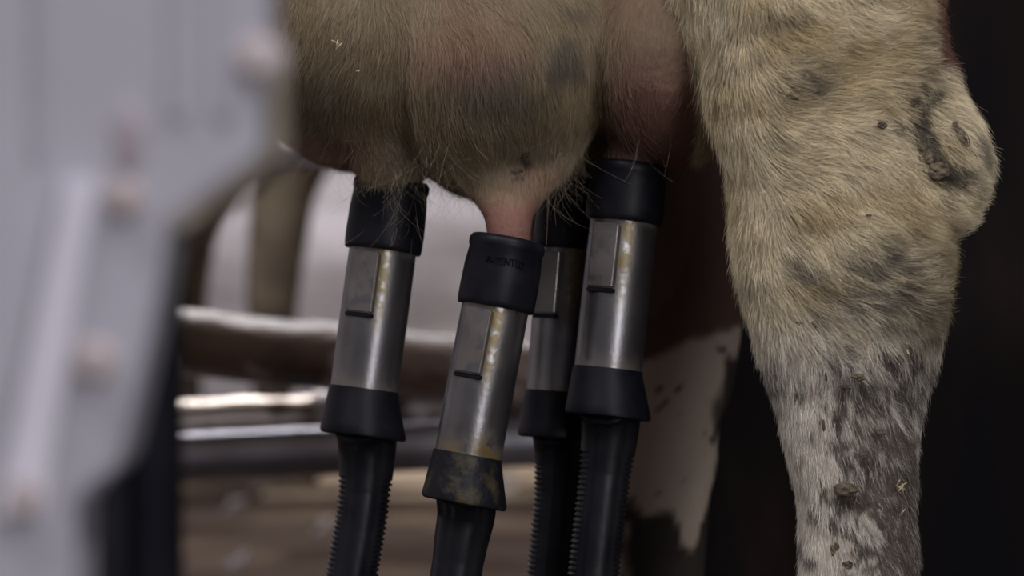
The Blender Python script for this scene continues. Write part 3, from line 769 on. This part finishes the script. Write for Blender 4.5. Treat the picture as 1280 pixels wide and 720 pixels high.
# ------------------------------------------------------------------ foreground housing, far out of focus
PD = .90; kp = PD / F
def pp(px, py): q = P(px, py, PD); return (q.x, q.z)
yp = PD + CY
hs = empty('robot_housing', (P(60, 0, PD).x, yp, 0), 'blurred pale grey sheet metal housing with bolts in the left foreground', 'machine housing')
FL = 360 + CZ / kp
prism('cover_sheet', [pp(-240, -900), pp(332, -900), pp(332, 190), pp(212, 280), pp(190, 400), pp(146, 585), pp(92, 628), pp(78, FL - 1), pp(-240, FL - 1)], yp, yp + .05, M['panel'], hs, .002)
for x0, x1 in ((38, 52), (206, 232), (262, 290)):
    top = -900; bot = 150 if x0 > 100 else 200
    prism('folded_rib', [pp(x0, top), pp(x1, top), pp(x1, bot), pp(x0, bot)], yp - .0016, yp + .002, M['panel'], hs, .0012)
# slanted flange: a wedge whose face turns to the right, towards the daylight, and is coloured paler as if lit
def wedge(name, a0, a1, b0, b1, hgt, mat):
    q = [(*pp(*a0), yp - hgt), (*pp(*a1), yp - .001), (*pp(*b1), yp - .001), (*pp(*b0), yp - hgt), (*pp(*a0), yp + .003), (*pp(*a1), yp + .003), (*pp(*b1), yp + .003), (*pp(*b0), yp + .003)]
    vs = [(x, y, z) for x, z, y in q]
    bm = bmesh.new(); V_ = [bm.verts.new(v) for v in vs]
    for f in [(0, 1, 2, 3), (7, 6, 5, 4), (0, 4, 5, 1), (1, 5, 6, 2), (2, 6, 7, 3), (3, 7, 4, 0)]: bm.faces.new([V_[i] for i in f])
    bmesh.ops.recalc_face_normals(bm, faces=bm.faces); bmesh.ops.bevel(bm, geom=list(bm.edges), offset=.0006, segments=2, affect='EDGES')
    me = bpy.data.meshes.new(name); bm.to_mesh(me); bm.free(); return sharp(link(name, me, mat, hs))
wedge('slanted_flange', (82, 225), (122, 225), (-2, 645), (52, 645), .006, M['flange'])['label'] = 'brighter slanted flange'
def bolt(px, py, r):
    x, z = pp(px, py)
    A_ = Vector((x, yp + .001, z)); T_ = Vector((0, -1, 0)); U_ = Vector((1, 0, 0)); W_ = Vector((0, 0, 1))
    b = revolve('bolt', A_, T_, U_, W_, [(0, r * 1.35), (.0012, r * 1.35), (.0014, r), (.0045, r * .98), (.0058, r * .8), (.0060, r * .3)], M['bolt'], hs, 24)
    b['label'] = 'tan domed bolt'
for a in [(156, 250, .0050), (119, 452, .0056), (26, 620, .0064), (325, 74, .0060)]: bolt(*a)
x, z = pp(160, 170); bm = bmesh.new(); bmesh.ops.create_icosphere(bm, subdivisions=3, radius=1)
for v in bm.verts: v.co = Vector((x + v.co.x * .0045 * (1 + .3 * math.sin(v.co.z * 7)), yp + v.co.y * .0015, z + v.co.z * .012))
me = bpy.data.meshes.new('r'); bm.to_mesh(me); bm.free(); link('rust_patch', me, M['ruststain'], hs)
prism('edge_lip', [pp(333, 60), pp(346, 60), pp(346, 200), pp(218, 296), pp(212, 280), pp(333, 190)], yp - .001, yp + .052, M['lip'], hs, .0008)
# black guard behind it
gd = empty('guard_strip', (P(190, 0, 1.1).x, 1.1 + CY, 0), 'black vertical rubber guard strip just right of the grey housing', 'guard strip')
def pq(px, py, d): q = P(px, py, d); return (q.x, q.z)
FL2 = 360 + CZ * F / 1.1
prism('rubber_strip', [pq(190, 262, 1.1), pq(246, 250, 1.1), pq(214, 330, 1.1), pq(220, FL2 - 1, 1.1), pq(186, FL2 - 1, 1.1), pq(170, 400, 1.1)], 1.1 + CY, 1.14 + CY, M['guard'], gd, .002)
prism('backing_plate', [pq(60, 330, 1.1), pq(178, 330, 1.1), pq(184, 720, 1.1), pq(184, FL2 - 1, 1.1), pq(60, FL2 - 1, 1.1)], 1.115 + CY, 1.15 + CY, M['charcoal'], gd, .002)

# ------------------------------------------------------------------ second cow beyond the railing
BD = 6.2; kb = BD / F
def bx(px): return (px - 640) * kb
yb = BD + CY
bp_ = []
xa, xb2 = bx(343), bx(220)
def fore(x, y):
    return zloft([(1.05, x - .03, y + .0, .14, .09), (.85, x - .02, y, .12, .08), (.70, x, y, .085, .065), (.62, x + .030, y, .082, .06), (.575, x + .024, y, .068, .055), (.53, x + .014, y, .060, .05), (.46, x + .006, y, .056, .05), (.40, x, y, .052, .048),
                  (.33, x - .004, y, .047, .043), (.25, x - .004, y, .04, .038), (.15, x, y, .038, .035), (.10, x + .015, y, .034, .034), (.045, x + .03, y, .045, .045)])
bp_ += [fore(xa, yb), fore(xb2, yb + .34)]
ym = yb + .17
bp_.append(xloft([(xa + .28, ym, 1.12, .05, .1), (xa + .18, ym, 1.08, .16, .24), (xa, ym, 1.05, .24, .33), (xa - .4, ym, 1.02, .32, .37), (xa - .8, ym, 1.03, .32, .37), (xa - 1.2, ym, 1.06, .28, .33), (xa - 1.5, ym, 1.08, .22, .26), (xa - 1.6, ym, 1.12, .08, .1)]))
for s in (-1, 1):
    y = ym + s * .19
    bp_.append(zloft([(1.0, xa - 1.36, y, .2, .11), (.85, xa - 1.34, y, .17, .1), (.7, xa - 1.36, y, .11, .08), (.58, xa - 1.42, y, .07, .055), (.5, xa - 1.46, y, .06, .045), (.4, xa - 1.43, y, .042, .036), (.2, xa - 1.42, y, .034, .032), (.13, xa - 1.42, y, .038, .036), (.045, xa - 1.39, y, .045, .045)]))
bp_.append(freeloft([((xa + .0, ym, 1.15), .24), ((xa + .3, ym, 1.22), .18), ((xa + .52, ym, 1.34), .13), ((xa + .66, ym, 1.42), .12)], .75))
bp_.append(freeloft([((xa + .62, ym, 1.50), .05), ((xa + .67, ym, 1.47), .12), ((xa + .78, ym, 1.38), .125), ((xa + .91, ym, 1.26), .095), ((xa + 1.02, ym, 1.16), .078), ((xa + 1.08, ym, 1.10), .072), ((xa + 1.115, ym, 1.07), .04)], .82))
for s in (-1, 1):
    bp_.append(freeloft([((xa + .68, ym + s * .07, 1.47), .03), ((xa + .67, ym + s * .14, 1.465), .045), ((xa + .66, ym + s * .21, 1.45), .04), ((xa + .66, ym + s * .27, 1.43), .012)], .5, 20))
bp_.append(freeloft([((xa - 1.5, ym, 1.34), .05), ((xa - 1.62, ym, 1.3), .035), ((xa - 1.66, ym, 1.0), .022), ((xa - 1.66, ym, .7), .02), ((xa - 1.655, ym, .5), .035), ((xa - 1.65, ym, .42), .01)], 1, 20))
SB = Matrix.Translation((xa, yb, 0)) @ Matrix.Scale(1.12, 4) @ Matrix.Translation((-xa, -yb, 0))
b_me = merge_remesh(bp_, .012, 4)
for m in bp_: bpy.data.meshes.remove(m)
VB = np.empty(len(b_me.vertices) * 3); b_me.vertices.foreach_get('co', VB); VB = VB.reshape(-1, 3)
cb = np.tile(np.array([.15, .118, .08]), (len(VB), 1)); w = sstep(.45, .6, fbm(VB, .08, 77))[:, None]; cb = cb * (1 - w * .6) + np.array([.07, .05, .04]) * w * .6
w = sstep(.36, .30, VB[:, 2] + (fbm(VB, .1, 79) - .5) * .1)[:, None]; cb = cb * (1 - w) + np.array([.05, .037, .03]) * w
w = sstep(.50, .56, fbm(VB, .35, 78))[:, None] * (VB[:, 2] > .75)[:, None]; cb = cb * (1 - w) + np.array([.5, .46, .4]) * w
set_col(b_me, 'coat', cb)
bc = link('cow', b_me, M['skin']); tag(bc, 'blurred brown cow beyond the railing, its forelegs seen between the housing and the leftmost cup', 'cow')
for (hx, hy) in ((xa + .03, yb), (xb2 + .03, yb + .34)):
    hoof(hx, hy, bc).name = 'hoof'
for s in (-1, 1):
    hoof(xa - 1.39, ym + s * .19, bc)
    link('eye', ellipsoid((xa + .78, ym + s * .095, 1.405), (.022, .014, .018)), M['guard'], bc)
b_me.transform(SB)
for ch in [o for o in SC.objects if o.parent == bc]: ch.data.transform(SB)

# small puddles on the alley added and stretched lengthwise to mirror the pale wall as glints
def puddle(px, py, wpx, L, label):
    kq = (py - 360) / CZ; d = F / kq; c = P(px, py, d)
    z0 = .0065 if c.y > 4.0 and c.x > -.5 else .0005
    bm = bmesh.new(); bmesh.ops.create_uvsphere(bm, u_segments=32, v_segments=12, radius=1)
    for v in bm.verts:
        a = math.atan2(v.co.y, v.co.x); w = 1 + .18 * math.sin(3 * a + px)
        v.co = Vector((c.x + v.co.x * wpx * d / F / 2 * w, c.y + v.co.y * L * w, z0 + max(v.co.z, -.1) * .0008))
    me = bpy.data.meshes.new('p'); bm.to_mesh(me); bm.free(); tag(link('puddle', me, M['water']), label, 'puddle', 'small puddles on the barn floor')
for a in [(289, 630, 24, .22, 'shiny puddle below the pipes at left, farther of two in line'), (298, 700, 24, .16, 'shiny puddle at the lower left edge, nearer of two in line'), (633, 607, 26, .26, 'shiny puddle glinting just right of the nearest cup collar'),
          (402, 655, 22, .18, 'faint puddle just left of the leftmost hose')]: puddle(*a)

# ------------------------------------------------------------------ lamps and daylight
def area(name, loc, rot, sx, sy, power, col=(1, 1, 1)):
    l = bpy.data.lights.new(name, 'AREA'); l.shape = 'RECTANGLE'; l.size = sx; l.size_y = sy; l.energy = power; l.color = col
    o = bpy.data.objects.new(name, l); COL.objects.link(o); o.location = loc; o.rotation_euler = rot; return o
def fixture(x, y, lx, ly, power, label):
    e = empty('ceiling_light', (x, y, 3.3), label, 'ceiling light', 'strip lights under the barn ceiling')
    boxm('housing', (x - lx / 2, y - ly / 2, 3.34), (x + lx / 2, y + ly / 2, 3.399), M['lampbox'], e, .01)
    boxm('diffuser', (x - lx / 2 + .02, y - ly / 2 + .02, 3.31), (x + lx / 2 - .02, y + ly / 2 - .02, 3.345), M['lamp'], e, .01)
    area('ceiling_lamp', (x, y, 3.30), (0, 0, 0), lx, ly, power, (1, .97, 1))
fixture(-1.0, 2.6, 2.4, .2, 130, 'strip light over the railing left of centre')
fixture(-.4, 4.85, 3.0, .2, 120, 'added strip light close to the back wall to brighten it')  # unseen lamp added to brighten the back wall and backlight the second cow
fixture(-1.4, -1.8, 2.0, .2, 75, 'strip light behind the camera on the left')
fixture(1.3, -2.6, .2, 2.4, 85, 'strip light behind the camera on the right')
# daylight through the open front of the barn
def aim(loc, tgt): return (Vector(tgt) - Vector(loc)).to_track_quat('-Z', 'Y').to_euler()
lc = (1.75, -4.6, 1.15); area('open_door_daylight', lc, aim(lc, (.1, 0, .5)), .9, 2.0, 60, (.96, .95, 1))
w = bpy.data.worlds.new('world'); SC.world = w; w.use_nodes = True
w.node_tree.nodes['Background'].inputs['Color'].default_value = (.80, .80, .90, 1); w.node_tree.nodes['Background'].inputs['Strength'].default_value = .15

SC.view_settings.view_transform = 'Standard'; SC.view_settings.look = 'None'; SC.view_settings.gamma = 1; SC.view_settings.use_curve_mapping = False
SC.view_settings.exposure = 0
SC.cycles.use_denoising = True
SC.cycles.max_bounces = 8
SC.cycles.sample_clamp_indirect = 6
